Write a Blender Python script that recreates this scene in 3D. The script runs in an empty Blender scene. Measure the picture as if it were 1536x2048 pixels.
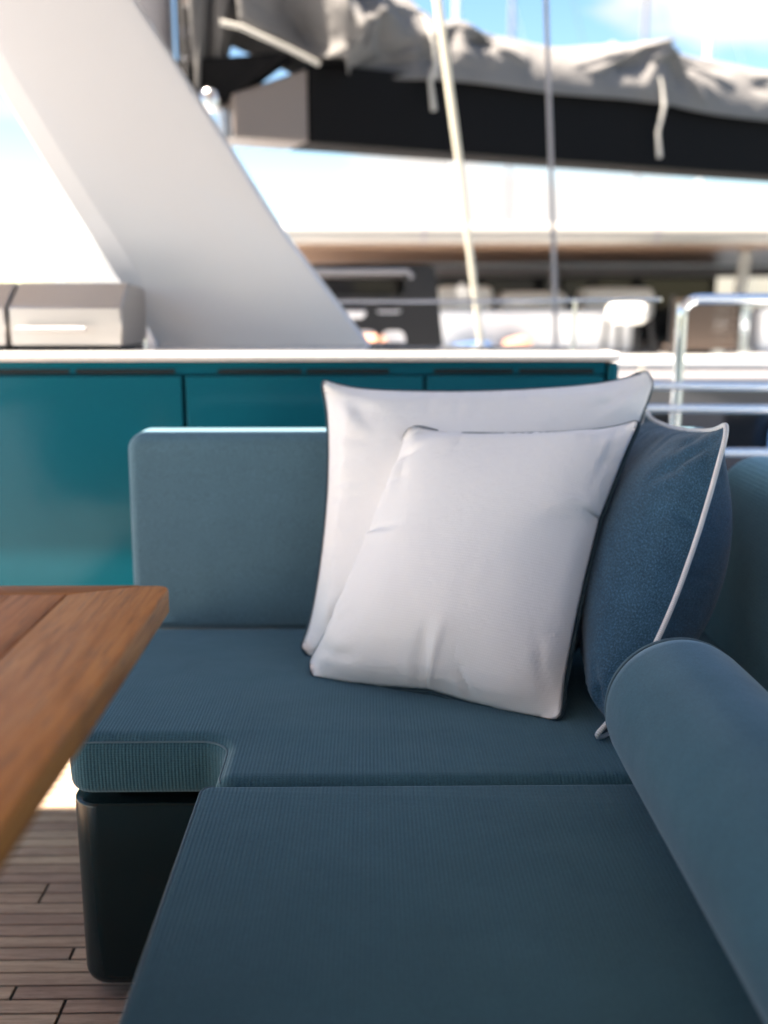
import bpy, bmesh, math, random
import numpy as np
from mathutils import Vector, Matrix
from mathutils.geometry import tessellate_polygon

random.seed(4)
S = bpy.context.scene
COL = S.collection

# ------------------------------------------------------------------ camera
cd = bpy.data.cameras.new("camera")
cam = bpy.data.objects.new("camera", cd)
COL.objects.link(cam)
cd.sensor_fit = 'VERTICAL'
cd.sensor_height = 36.0
cd.sensor_width = 27.0
cd.lens = 35.0
cd.clip_start = 0.05
cd.clip_end = 6000
cam.location = (0, 0, 1.08)
cam.rotation_euler = (math.radians(90 - 11.82), 0, math.radians(-0.81))
cd.dof.use_dof = True
cd.dof.focus_distance = 1.37
cd.dof.aperture_fstop = 2.0
S.camera = cam

# ------------------------------------------------------------------ light
SUN_DIR = Vector((-0.38, -0.07, 1.0)).normalized()      # towards the sun
sun_el = math.asin(SUN_DIR.z)
sun_az = math.atan2(SUN_DIR.x, SUN_DIR.y)
world = bpy.data.worlds.new("World")
S.world = world
world.use_nodes = True
nt = world.node_tree
nt.nodes.clear()
sky = nt.nodes.new('ShaderNodeTexSky')
sky.sky_type = 'NISHITA'
sky.sun_disc = False
sky.sun_elevation = sun_el
sky.sun_rotation = sun_az
sky.air_density = 1.0
sky.dust_density = 0.2
sky.ozone_density = 1.5
tc = nt.nodes.new('ShaderNodeTexCoord')
mp = nt.nodes.new('ShaderNodeMapping')
mp.inputs['Scale'].default_value = (1.0, 1.0, 2.4)
mp.inputs['Location'].default_value = (0.37, 0.1, 0.0)
nz = nt.nodes.new('ShaderNodeTexNoise')
nz.inputs['Scale'].default_value = 2.6
nz.inputs['Detail'].default_value = 7
nz.inputs['Roughness'].default_value = 0.55
rp = nt.nodes.new('ShaderNodeValToRGB')
rp.color_ramp.elements[0].position = 0.50
rp.color_ramp.elements[1].position = 0.60
mx = nt.nodes.new('ShaderNodeMixRGB')
mx.inputs['Color2'].default_value = (3.6, 3.75, 4.0, 1)
bg = nt.nodes.new('ShaderNodeBackground')
bg.inputs['Strength'].default_value = 0.046
wo = nt.nodes.new('ShaderNodeOutputWorld')
L = nt.links.new
L(tc.outputs['Generated'], mp.inputs['Vector'])
L(mp.outputs['Vector'], nz.inputs['Vector'])
L(nz.outputs['Fac'], rp.inputs['Fac'])
L(rp.outputs['Color'], mx.inputs['Fac'])
hs = nt.nodes.new('ShaderNodeHueSaturation')
hs.inputs['Saturation'].default_value = 1.25
L(sky.outputs['Color'], hs.inputs['Color'])
L(hs.outputs['Color'], mx.inputs['Color1'])
L(mx.outputs['Color'], bg.inputs['Color'])
L(bg.outputs['Background'], wo.inputs['Surface'])

sd = bpy.data.lights.new("sun", 'SUN')
sd.energy = 5.0
sd.angle = math.radians(0.55)
sd.color = (1.0, 0.95, 0.88)
so = bpy.data.objects.new("sun", sd)
so.rotation_euler = SUN_DIR.to_track_quat('Z', 'Y').to_euler()
so.location = SUN_DIR * 30
COL.objects.link(so)

S.view_settings.view_transform = 'Standard'
S.view_settings.look = 'None'
S.view_settings.gamma = 1.0
S.view_settings.exposure = 2.76
S.view_settings.use_curve_mapping = False
S.view_settings.use_white_balance = True
S.view_settings.white_balance_temperature = 7500
S.view_settings.white_balance_tint = 12
S.cycles.max_bounces = 8
S.cycles.use_denoising = True

# ------------------------------------------------------------------ helpers
def tag(o, label=None, cat=None, group=None, kind=None):
    if label: o['label'] = label
    if cat: o['category'] = cat
    if group: o['group'] = group
    if kind: o['kind'] = kind
    return o

def empty(name, loc, label, cat, group=None):
    o = bpy.data.objects.new(name, None)
    o.empty_display_size = 0.1
    o.location = loc
    COL.objects.link(o)
    return tag(o, label, cat, group)

def put(name, mesh, parent=None, mat=None, loc=None):
    """link a mesh as an object; coordinates are world ones unless loc is given"""
    if mat: mesh.materials.append(mat)
    o = bpy.data.objects.new(name, mesh)
    COL.objects.link(o)
    if loc is not None: o.location = loc
    if parent is not None:
        o.parent = parent
        p = parent
        off = Vector((0, 0, 0))
        while p is not None:
            off += Vector(p.location)
            p = p.parent
        o.location = Vector(o.location) - off
    return o

def pmesh(verts, faces, smooth=True, angle=40, uvs=None):
    me = bpy.data.meshes.new("m")
    me.from_pydata([tuple(v) for v in verts], [], faces)
    me.validate()
    me.update()
    if smooth:
        me.shade_smooth()
        if angle: sharp(me, angle)
    return me

def sharp(me, angle):
    bm = bmesh.new(); bm.from_mesh(me)
    a = math.radians(angle)
    for e in bm.edges:
        if len(e.link_faces) == 2 and e.calc_face_angle(0) > a: e.smooth = False
    bm.to_mesh(me); bm.free()

def weighted(me):
    # vertex normals weighted by face area, so that bevelled panels stay flat
    me.shade_smooth()
    acc = [Vector((0, 0, 0)) for _ in me.vertices]
    for p in me.polygons:
        n = p.normal * (p.area ** 1.5)
        for v in p.vertices: acc[v] += n
    me.normals_split_custom_set_from_vertices([(a.normalized() if a.length > 0 else Vector((0, 0, 1))) for a in acc])

def box(x0, x1, y0, y1, z0, z1, r=0.0, seg=3):
    bm = bmesh.new()
    bmesh.ops.create_cube(bm, size=1)
    for v in bm.verts:
        v.co = Vector(((x0 + x1) / 2 + v.co.x * (x1 - x0), (y0 + y1) / 2 + v.co.y * (y1 - y0), (z0 + z1) / 2 + v.co.z * (z1 - z0)))
    if r > 0:
        bmesh.ops.bevel(bm, geom=bm.edges[:], offset=r, segments=seg, profile=0.5, affect='EDGES')
    me = bpy.data.meshes.new("m"); bm.to_mesh(me); bm.free()
    if r > 0:
        weighted(me)
    return me

def hexa(p, r=0.0, seg=2):
    """box from 8 corner points: bottom 4 (ccw), top 4"""
    bm = bmesh.new()
    v = [bm.verts.new(q) for q in p]
    for f in ((3, 2, 1, 0), (4, 5, 6, 7), (0, 1, 5, 4), (1, 2, 6, 5), (2, 3, 7, 6), (3, 0, 4, 7)):
        bm.faces.new([v[i] for i in f])
    bmesh.ops.recalc_face_normals(bm, faces=bm.faces[:])
    if r > 0:
        bmesh.ops.bevel(bm, geom=bm.edges[:], offset=r, segments=seg, profile=0.5, affect='EDGES')
    me = bpy.data.meshes.new("m"); bm.to_mesh(me); bm.free()
    if r > 0:
        weighted(me)
    return me

def tube(pts, r, n=10, closed=False, radii=None, cap=True):
    pts = [Vector(p) for p in pts]
    m = len(pts)
    vs, fs = [], []
    up = None
    for i in range(m):
        if closed: t = pts[(i + 1) % m] - pts[i - 1]
        else: t = pts[min(i + 1, m - 1)] - pts[max(i - 1, 0)]
        t.normalize()
        if up is None:
            up = t.orthogonal().normalized()
        up = (up - t * up.dot(t)).normalized()
        b = t.cross(up)
        rr = radii[i] if radii else r
        for k in range(n):
            a = 2 * math.pi * k / n
            vs.append(pts[i] + (up * math.cos(a) + b * math.sin(a)) * rr)
    for i in range(m if closed else m - 1):
        j = (i + 1) % m
        for k in range(n):
            k2 = (k + 1) % n
            fs.append((i * n + k, i * n + k2, j * n + k2, j * n + k))
    if not closed and cap:
        fs.append(tuple(range(n))[::-1]); fs.append(tuple((m - 1) * n + k for k in range(n)))
    return pmesh(vs, fs, True, 60)

def round_poly(pts, radii, seg=8):
    """2D polygon (ccw) with rounded corners"""
    out = []
    n = len(pts)
    for i in range(n):
        p = Vector(pts[i]); a = Vector(pts[i - 1]); b = Vector(pts[(i + 1) % n])
        r = radii[i] if isinstance(radii, (list, tuple)) else radii
        if r <= 1e-6:
            out.append(p); continue
        d1 = (a - p).normalized(); d2 = (b - p).normalized()
        ang = d1.angle(d2)
        t = r / math.tan(ang / 2)
        s = p + d1 * t; e = p + d2 * t
        c = p + (d1 + d2).normalized() * (r / math.sin(ang / 2))
        v0 = s - c; v1 = e - c
        a0 = math.atan2(v0.y, v0.x); a1 = math.atan2(v1.y, v1.x)
        da = a1 - a0
        while da > math.pi: da -= 2 * math.pi
        while da < -math.pi: da += 2 * math.pi
        for k in range(seg + 1):
            aa = a0 + da * k / seg
            out.append(c + Vector((math.cos(aa), math.sin(aa))) * r)
    return out

def subdiv_poly(p, maxlen):
    out = []
    n = len(p)
    for i in range(n):
        a = p[i]; b = p[(i + 1) % n]
        k = max(1, int((b - a).length / maxlen))
        for j in range(k): out.append(a.lerp(b, j / k))
    return out

def slab(outline, h, r_top, r_bot, seg=7, M=None, puff=0.0, inner_r=None):
    """outline (2D ccw) extruded to height h, edges rounded; cap left as triangulated n-gon"""
    P = [Vector(p) for p in outline]
    n = len(P)
    nor = []
    for i in range(n):
        t = ((P[(i + 1) % n] - P[i]).normalized() + (P[i] - P[i - 1]).normalized()).normalized()
        nor.append(Vector((t.y, -t.x)))
    rings = []
    for k in range(seg + 1):
        a = math.pi / 2 * (1 - k / seg)
        rings.append((r_bot * (1 - math.cos(a)), r_bot * (1 - math.sin(a))))
    rings_t = []
    for k in range(seg + 1):
        a = math.pi / 2 * k / seg
        rings_t.append((r_top * (1 - math.cos(a)), h - r_top * (1 - math.sin(a))))
    rr = [(i, z) for i, z in rings][::1]
    # bottom rings start inset and come out
    rr = [(r_bot * (1 - math.sin(math.pi / 2 * k / seg)), r_bot * (1 - math.cos(math.pi / 2 * k / seg))) for k in range(seg + 1)]
    mid = [(0, r_bot + (h - r_bot - r_top) * f) for f in (0.33, 0.66)]
    rr += mid + rings_t
    vs, fs = [], []
    for q, (ins, z) in enumerate(rr):
        zz = z / h
        bul = puff * math.sin(math.pi * min(max(zz, 0), 1)) if puff else 0
        for i in range(n):
            p = P[i] - nor[i] * (ins - bul)
            vs.append((p.x, p.y, z))
    m = len(rr)
    for q in range(m - 1):
        for i in range(n):
            j = (i + 1) % n
            fs.append((q * n + i, q * n + j, (q + 1) * n + j, (q + 1) * n + i))
    bm = bmesh.new()
    bv = [bm.verts.new(v) for v in vs]
    for f in fs: bm.faces.new([bv[i] for i in f])
    for base_i in (0, (m - 1) * n):
        for tri in tessellate_polygon([[Vector((vs[base_i + i][0], vs[base_i + i][1], 0)) for i in range(n)]]):
            try: bm.faces.new([bv[base_i + i] for i in (tri if base_i else tri[::-1])])
            except ValueError: pass
    if M is not None: bmesh.ops.transform(bm, matrix=M, verts=bm.verts[:])
    bmesh.ops.recalc_face_normals(bm, faces=bm.faces[:])
    me = bpy.data.meshes.new("m"); bm.to_mesh(me); bm.free()
    me.shade_smooth()
    return me

def join(*meshes):
    bm = bmesh.new()
    for m in meshes: bm.from_mesh(m)
    me = bpy.data.meshes.new("m"); bm.to_mesh(me); bm.free()
    for m in meshes: bpy.data.meshes.remove(m)
    return me

# ------------------------------------------------------------------ materials
class Mat:
    def __init__(s, name, col=(0.5, 0.5, 0.5), rough=0.5, metal=0.0, **kw):
        s.m = bpy.data.materials.new(name); s.m.use_nodes = True
        s.nt = s.m.node_tree
        s.b = s.nt.nodes['Principled BSDF']
        s.b.inputs['Base Color'].default_value = (*col, 1)
        s.b.inputs['Roughness'].default_value = rough
        s.b.inputs['Metallic'].default_value = metal
        for k, v in kw.items(): s.b.inputs[k.replace('_', ' ')].default_value = v
        s.h = None
    def n(s, t, **kw):
        x = s.nt.nodes.new(t)
        for k, v in kw.items():
            if k in x.inputs: x.inputs[k].default_value = v
            else: setattr(x, k, v)
        return x
    def l(s, a, b): s.nt.links.new(a, b)
    def coord(s, kind='Object', scale=(1, 1, 1), rot=(0, 0, 0), geo=False):
        if geo:
            g = s.n('ShaderNodeNewGeometry'); src = g.outputs['Position']
        else:
            src = s.n('ShaderNodeTexCoord').outputs[kind]
        m = s.n('ShaderNodeMapping'); m.inputs['Scale'].default_value = scale; m.inputs['Rotation'].default_value = rot
        s.l(src, m.inputs['Vector'])
        return m.outputs['Vector']
    def noise(s, vec, scale, detail=4, rough=0.5, dist=0.0):
        x = s.n('ShaderNodeTexNoise', Scale=scale, Detail=detail, Roughness=rough, Distortion=dist)
        s.l(vec, x.inputs['Vector']); return x.outputs['Fac']
    def wave(s, vec, scale, axis='X', dist=0.0, detail=0, dscale=1.0):
        x = s.n('ShaderNodeTexWave', Scale=scale, Distortion=dist, Detail=detail)
        x.inputs['Detail Scale'].default_value = dscale
        x.bands_direction = axis
        s.l(vec, x.inputs['Vector']); return x.outputs['Fac']
    def ramp(s, fac, stops):
        x = s.n('ShaderNodeValToRGB')
        e = x.color_ramp.elements
        while len(e) > 1: e.remove(e[-1])
        e[0].position = stops[0][0]; e[0].color = (*stops[0][1], 1)
        for p, c in stops[1:]:
            q = e.new(p); q.color = (*c, 1)
        s.l(fac, x.inputs['Fac']); return x.outputs['Color']
    def mix(s, fac, a, b, mode='MIX'):
        x = s.n('ShaderNodeMixRGB'); x.blend_type = mode
        for i, v in ((0, fac), (1, a), (2, b)):
            if isinstance(v, (int, float)): x.inputs[i].default_value = v
            elif isinstance(v, tuple): x.inputs[i].default_value = (*v, 1)
            else: s.l(v, x.inputs[i])
        return x.outputs['Color']
    def math(s, op, a, b=0.0):
        x = s.n('ShaderNodeMath'); x.operation = op
        for i, v in ((0, a), (1, b)):
            if isinstance(v, (int, float)): x.inputs[i].default_value = v
            else: s.l(v, x.inputs[i])
        return x.outputs[0]
    def color(s, c): s.l(c, s.b.inputs['Base Color'])
    def rough(s, c): s.l(c, s.b.inputs['Roughness'])
    def bump(s, h, dist=0.001, strength=1.0):
        x = s.n('ShaderNodeBump', Strength=strength, Distance=dist)
        s.l(h, x.inputs['Height'])
        if s.h is not None: s.l(s.h, x.inputs['Normal'])
        s.h = x.outputs['Normal']
        s.l(s.h, s.b.inputs['Normal'])

def sofa_fabric(name, col, axis='X', period=0.0046, rstr=0.5, contrast=1.0, fstr=0.4):
    m = Mat(name, col, 0.85, Specular_IOR_Level=0.25)
    m.b.inputs['Sheen Weight'].default_value = 0.5
    m.b.inputs['Sheen Roughness'].default_value = 0.4
    m.b.inputs['Sheen Tint'].default_value = (0.6, 0.82, 1.0, 1)
    v = m.coord(geo=True)
    rib = m.wave(v, 2 * math.pi / 20 / period, axis)
    other = 'Z' if axis != 'Z' else 'Y'
    f1 = m.wave(v, 2 * math.pi / 20 / 0.0036, 'Y')
    f2 = m.wave(v, 2 * math.pi / 20 / 0.0036, 'Z')
    fine = m.math('ADD', f1, f2)
    big = m.noise(v, 9, 4, 0.6)
    grain = m.noise(v, 420, 3, 0.75)
    dark = tuple(c * (1 - 0.26 * contrast) for c in col); light = tuple(min(1, c * (1 + 0.16 * contrast)) for c in col)
    c = m.mix(rib, dark, light)
    c = m.mix(0.45, c, m.ramp(grain, [(0.32, tuple(x * 0.35 for x in col)), (0.5, col), (0.68, tuple(x * 1.8 for x in col))]))
    c = m.mix(0.14, c, m.ramp(big, [(0.35, tuple(x * 0.7 for x in col)), (0.65, tuple(x * 1.35 for x in col))]))
    m.color(c)
    m.bump(m.noise(v, 3.2, 3, 0.5), 0.05, 0.13)
    m.bump(m.noise(v, 14, 3), 0.006, 0.25)
    m.bump(rib, 0.0012, rstr)
    m.bump(fine, 0.0007, fstr)
    m.bump(grain, 0.0008, 0.35)
    return m.m

def pillow_fabric(name, col, speck=0.0, rough=0.9):
    m = Mat(name, col, rough, Specular_IOR_Level=0.2)
    m.b.inputs['Sheen Weight'].default_value = 0.2
    uv = m.n('ShaderNodeTexCoord').outputs['UV']
    a = m.n('ShaderNodeMapping'); m.l(uv, a.inputs['Vector']); a.inputs['Rotation'].default_value = (0, 0, math.radians(3))
    v = a.outputs['Vector']
    w1 = m.wave(v, 2 * math.pi / 20 / 0.0034, 'X')
    w2 = m.wave(v, 2 * math.pi / 20 / 0.0034, 'Y')
    wv = m.math('MULTIPLY', w1, w2)
    g = m.noise(v, 300, 3, 0.8)
    c = m.mix(wv, tuple(x * (0.93 if not speck else 0.55) for x in col), tuple(min(1, x * (1.02 if not speck else 1.3)) for x in col))
    if speck:
        c = m.mix(speck, c, m.ramp(g, [(0.38, tuple(x * 0.25 for x in col)), (0.5, col), (0.64, tuple(min(1, x * 3.2 + 0.02) for x in col))]))
        c = m.mix(0.5, c, m.ramp(m.noise(v, 30, 3), [(0.3, tuple(x * 0.75 for x in col)), (0.7, tuple(x * 1.25 for x in col))]))
    m.color(c)
    m.bump(m.noise(v, 26, 5, 0.6), 0.006, 0.45)
    m.bump(wv, 0.0006, 0.35)
    m.bump(g, 0.0008, 0.4)
    return m.m

M = {}
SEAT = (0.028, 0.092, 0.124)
BACK_LIT = (0.080, 0.160, 0.208)  # same sofa fabric, the brighter light on the backrest put into the colour
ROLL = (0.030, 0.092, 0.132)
M['seat'] = sofa_fabric('seat_fabric_ribbed', SEAT, 'X', 0.0052, 0.4, 0.85, 0.2)
M['seat_fine'] = sofa_fabric('roll_fabric_fine', ROLL, 'Y', 0.0046, 0.0, 0.0, 0.0)
M['back'] = sofa_fabric('back_fabric_lit', BACK_LIT, 'X', 0.0030, 0.2, 0.25)
M['seat_side_lit'] = sofa_fabric('side_fabric_crosswise_lit', (0.10, 0.27, 0.35), 'Z', 0.0062, 0.3, 0.5, 0.0)  # same sofa fabric, brightened to paint in light on the side backrest
M['white_fab'] = pillow_fabric('white_canvas', (0.88, 0.865, 0.865))
M['navy_fab'] = pillow_fabric('navy_melange', (0.022, 0.070, 0.118), 0.75)
def rope_mat(name, c0, c1, sc):
    m = Mat(name, c1, 0.8)
    v = m.coord('UV') if False else m.coord(geo=True)
    w = m.wave(v, sc, 'DIAGONAL')
    m.color(m.mix(w, c0, c1)); m.bump(w, 0.0006, 0.6)
    return m.m
M['dark_pipe'] = rope_mat('dark_teal_piping', (0.010, 0.028, 0.042), (0.030, 0.072, 0.098), 140)
M['white_pipe'] = rope_mat('white_piping', (0.55, 0.54, 0.55), (0.85, 0.84, 0.84), 140)
M['seat_pipe'] = Mat('seat_piping', (0.07, 0.13, 0.17), 0.8).m
M['dark_gloss'] = Mat('dark_teal_lacquer', (0.004, 0.016, 0.020), 0.22, Specular_IOR_Level=0.35).m
m = Mat('teal_lacquer', (0.0, 0.115, 0.155), 0.12, Specular_IOR_Level=0.12)
v = m.coord(geo=True)
m.bump(m.noise(v, 5.0, 3), 0.012, 0.10)
m.color(m.mix(m.noise(v, 2.2, 2), (0.0, 0.088, 0.132), (0.003, 0.118, 0.168)))
M['teal'] = m.m
M['black'] = Mat('matt_black', (0.008, 0.008, 0.01), 0.6).m
M['void'] = Mat('dark_slot', (0.004, 0.007, 0.008), 0.8).m
m = Mat('polished_stone', (0.34, 0.34, 0.36), 0.10)
v = m.coord(geo=True)
m.color(m.mix(m.noise(v, 60, 4), (0.48, 0.48, 0.49), (0.60, 0.60, 0.61)))
m.rough(m.ramp(m.noise(v, 5, 4), [(0.3, (0.06,) * 3), (0.7, (0.16,) * 3)]))
M['stone'] = m.m
M['spar'] = Mat('cream_spar_paint', (0.34, 0.325, 0.31), 0.35).m
M['fascia'] = Mat('pearl_grey_gelcoat', (0.30, 0.30, 0.31), 0.35).m
M['gel'] = Mat('white_gelcoat', (0.78, 0.78, 0.79), 0.18, Coat_Weight=0.5).m
m = Mat('pillar_paint', (0.64, 0.64, 0.66), 0.32, Coat_Weight=0.3)
v = m.coord(geo=True)
m.color(m.mix(m.noise(v, 1.6, 3), (0.53, 0.52, 0.53), (0.60, 0.595, 0.61)))
M['pillar'] = m.m
m = Mat('brushed_steel', (0.52, 0.485, 0.46), 0.3, 1.0)
v = m.coord(geo=True, scale=(2, 60, 60))
m.rough(m.ramp(m.noise(v, 8, 3), [(0.3, (0.40,) * 3), (0.7, (0.50,) * 3)]))
M['steel'] = m.m
M['chrome'] = Mat('polished_tube', (0.80, 0.81, 0.84), 0.12, 1.0).m
M['ceiling'] = Mat('headliner', (0.15, 0.115, 0.095), 0.6).m
M['offwhite'] = Mat('cream_cord', (0.75, 0.70, 0.58), 0.8).m

def teak(name, c0, c1, c2, along='Y', rough=0.45, tint=0.35, scale=1.0, red=(0.10, 0.05, 0.04)):
    m = Mat(name, c1, rough, Specular_IOR_Level=0.14)
    s = {'Y': (1, 0.06, 1), 'X': (0.06, 1, 1)}[along]
    g = m.n('ShaderNodeNewGeometry').outputs['Position']
    oi = m.n('ShaderNodeObjectInfo').outputs['Random']
    off = m.n('ShaderNodeCombineXYZ')
    m.l(m.math('MULTIPLY', oi, 13.0), off.inputs[0]); m.l(m.math('MULTIPLY', oi, 29.0), off.inputs[1])
    add = m.n('ShaderNodeVectorMath'); m.l(g, add.inputs[0]); m.l(off.outputs[0], add.inputs[1])
    mp = m.n('ShaderNodeMapping'); mp.inputs['Scale'].default_value = s
    m.l(add.outputs[0], mp.inputs['Vector'])
    v = mp.outputs['Vector']
    a = m.noise(v, 75 * scale, 9, 0.7, 0.8)
    b = m.noise(v, 260 * scale, 4, 0.7)
    big = m.noise(v, 9 * scale, 4, 0.5, 1.5)
    c = m.ramp(a, [(0.36, c0), (0.5, c1), (0.64, c2)])
    c = m.mix(m.ramp(b, [(0.52, (0, 0, 0)), (0.64, (0.75,) * 3)]), c, red)
    c = m.mix(0.35, c, m.ramp(big, [(0.35, c0), (0.65, c2)]))
    hs = m.n('ShaderNodeHueSaturation')
    m.l(c, hs.inputs['Color'])
    m.l(m.math('ADD', m.math('MULTIPLY', oi, tint), 1.0 - tint / 2), hs.inputs['Value'])
    m.l(m.math('ADD', m.math('MULTIPLY', oi, 0.02), 0.49), hs.inputs['Hue'])
    m.color(hs.outputs['Color'])
    m.rough(m.ramp(a, [(0.3, (rough * 1.15,) * 3), (0.7, (rough * 0.85,) * 3)]))
    m.bump(a, 0.0010, 0.5)
    m.bump(b, 0.0006, 0.5)
    return m.m
M['table_y'] = teak('teak_table_lengthwise', (0.14, 0.032, 0.009), (0.42, 0.120, 0.030), (0.56, 0.200, 0.060), 'Y', 0.40, 0.5)
M['table_x'] = teak('teak_table_crosswise', (0.16, 0.050, 0.013), (0.34, 0.115, 0.032), (0.48, 0.195, 0.062), 'X', 0.42, 0.3)
M['table_b'] = teak('teak_table_border', (0.28, 0.078, 0.016), (0.48, 0.155, 0.038), (0.60, 0.235, 0.070), 'Y', 0.40, 0.2)
M['deck'] = teak('teak_deck', (0.34, 0.235, 0.175), (0.48, 0.345, 0.26), (0.60, 0.45, 0.34), 'X', 0.6, 0.4, red=(0.2, 0.14, 0.11))
M['caulk'] = Mat('black_caulking', (0.012, 0.012, 0.012), 0.7).m

m = Mat('sail_cover_canvas', (0.11, 0.107, 0.105), 0.85)
v = m.coord(geo=True)
m.color(m.mix(m.noise(v, 5, 4), (0.115, 0.112, 0.114), (0.175, 0.169, 0.168)))
m.bump(m.noise(v, 9, 4, 0.6), 0.03, 0.4)
M['canvas'] = m.m
M['canvas_edge'] = Mat('canvas_hem', (0.42, 0.41, 0.39), 0.8).m
m = Mat('carbon_boom', (0.004, 0.004, 0.005), 0.7, Specular_IOR_Level=0.12)
M['carbon'] = m.m
M['boom_end'] = Mat('bronze_grey_paint', (0.17, 0.14, 0.13), 0.35).m
M['glass'] = Mat('tinted_glass', (0.012, 0.012, 0.016), 0.08, Specular_IOR_Level=0.3).m
M['hullpaint'] = Mat('aubergine_hull_paint', (0.10, 0.075, 0.085), 0.25, Coat_Weight=0.6).m
M['soffit'] = Mat('varnished_soffit', (0.30, 0.19, 0.13), 0.35).m
M['grey'] = Mat('grey_paint', (0.28, 0.27, 0.29), 0.4).m
M['white_cush'] = Mat('white_vinyl', (0.76, 0.75, 0.72), 0.6).m
M['brown_fab'] = Mat('brown_slat_cloth', (0.075, 0.052, 0.04), 0.8).m
M['peach'] = Mat('peach_towel_cloth', (0.62, 0.30, 0.20), 0.9).m
M['blue'] = Mat('blue_plastic', (0.03, 0.10, 0.25), 0.4).m
M['sailboat_white'] = Mat('faded_white_hull', (0.7, 0.72, 0.74), 0.4).m
M['fender'] = Mat('fender_rubber', (0.02, 0.03, 0.07), 0.6).m

# ------------------------------------------------------------------ setting
me = pmesh([(-3000, -3000, -1.3), (3000, -3000, -1.3), (3000, 3000, -1.3), (-3000, 3000, -1.3)], [(0, 1, 2, 3)], False)
mw = Mat('harbour_water', (0.010, 0.035, 0.045), 0.08)
v = mw.coord(geo=True)
mw.bump(mw.noise(v, 1.4, 5, 0.6), 0.35, 0.5)
o = put('water', me, None, mw.m); tag(o, kind='structure')

# wooded headland behind the harbour
mh = Mat('wooded_slope', (0.05, 0.06, 0.045), 0.95)
v = mh.coord(geo=True)
mh.color(mh.mix(mh.noise(v, 0.03, 6, 0.7), (0.045, 0.055, 0.05), (0.10, 0.095, 0.085)))
nx, ny = 120, 10
vs, fs = [], []
for j in range(ny):
    for i in range(nx):
        x = -1500 + 3300 * i / (nx - 1)
        f = j / (ny - 1)
        hgt = 8 + 62 / (1 + math.exp(-(x - 330) / 60)) + 18 * math.sin(x * 0.006) * (x > 250) + 5 * math.sin(x * 0.03 + 1) + 3 * math.sin(x * 0.071)
        vs.append((x, 1000 + 260 * f, -2 + max(3, hgt) * math.sin(f * math.pi * 0.5) ** 0.8))
for j in range(ny - 1):
    for i in range(nx - 1):
        a = j * nx + i
        fs.append((a, a + 1, a + nx + 1, a + nx))
o = put('hills', pmesh(vs, fs, True, None), None, mh.m); tag(o, kind='structure')

# own deck: black caulking bed + planks
deck = bpy.data.objects.new('deck', box(-3.6, 2.7, -3.2, 3.05, -0.10, -0.004)); COL.objects.link(deck)
deck.data.materials.append(M['caulk']); tag(deck, kind='structure')
rowh = 0.0325
plank_cache = {}
def plank_mesh(Lh):
    key = round(Lh, 3)
    if key not in plank_cache:
        me = box(0, Lh, 0, rowh - 0.0042, 0, 0.0042, 0.0007, 1)
        me.materials.append(M['deck'])
        plank_cache[key] = me
    return plank_cache[key]
butt_seen = {}
rowi = 0
y = 0.78
known = {1.689: -0.611, 1.411: -0.571, 1.518: -0.506, 1.365: -0.482}
while y < 2.62:
    xs = [-2.3]
    st = None
    for ky, kx in known.items():
        if abs(y + rowh / 2 - ky) < rowh / 2 + 0.001: st = kx
    if st is None:
        st = -0.25 + ((rowi * 0.731) % 1.0) * 0.9 if (rowi % 3) else -1.3 + ((rowi * 0.37) % 1) * 0.5
    xs += [st, 1.35]
    for a, b in zip(xs[:-1], xs[1:]):
        if b - a > 0.1:
            Lh = round(b - a - 0.0045, 3)
            o = bpy.data.objects.new('plank', plank_mesh(Lh)); COL.objects.link(o)
            o.location = (a, y, -0.0041); o.parent = deck
    y += rowh; rowi += 1
put('side_deck', join(box(-7.0, -2.304, -9.0, 3.05, -0.12, 0.0), box(-2.302, 4.0, -9.0, 0.778, -0.12, 0.0), box(1.352, 4.0, 0.780, 3.05, -0.12, 0.0), box(-2.302, 1.350, 2.64, 3.05, -0.12, 0.0)), deck, M['gel'])  # unseen outer deck, laid wide in white to bounce sunlight into the shade
tag(put('hull_side', box(-7.0, 4.0, 3.052, 3.10, -1.6, 0.02), deck, M['gel']))
# white coachroof behind the counter on which mast and rail stand
cr = box(-3.4, 0.72, 3.0, 5.3, -1.5, 0.62, 0.05)
o = put('coachroof', cr, None, M['gel']); tag(o, kind='structure')

# hard top over the seating with an opening above the walkway in front of the counter
top = empty('hardtop', (0, 1.5, 2.5), 'white hard top roof over the seating, with an open slot above the counter', 'roof')
RZ0, RZ1 = 2.50, 2.60
parts = [box(-2.1, 1.7, -3.2, 1.832, RZ0, RZ1, 0.02), box(0.02, 0.60, 1.834, 2.298, RZ0, RZ1),
         box(-2.1, 0.60, 2.300, 4.1, RZ0, RZ1, 0.02)]
put('roof_panel', join(*parts), top, M['gel'])
lin = [box(-2.0, 1.6, -3.1, 1.76, RZ0 - 0.015, RZ0 - 0.003), box(-2.0, 0.5, 2.34, 4.0, RZ0 - 0.015, RZ0 - 0.003)]
put('headliner', join(*lin), top, M['ceiling'])

# added block behind the camera, unseen, keeps low light off the seating
con = empty('light_blocker', (0, -1.2, 0), 'added dark block with pale top behind the chaise end, out of view, shielding the seats from low light', 'light_blocker')
put('light_blocker_body', box(-1.9, 1.7, -1.5, -0.9, 0.001, 1.10, 0.03), con, M['dark_gloss'])
put('light_blocker_top', box(-1.93, 1.73, -1.53, -0.87, 1.102, 1.135, 0.012), con, M['stone'])

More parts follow.
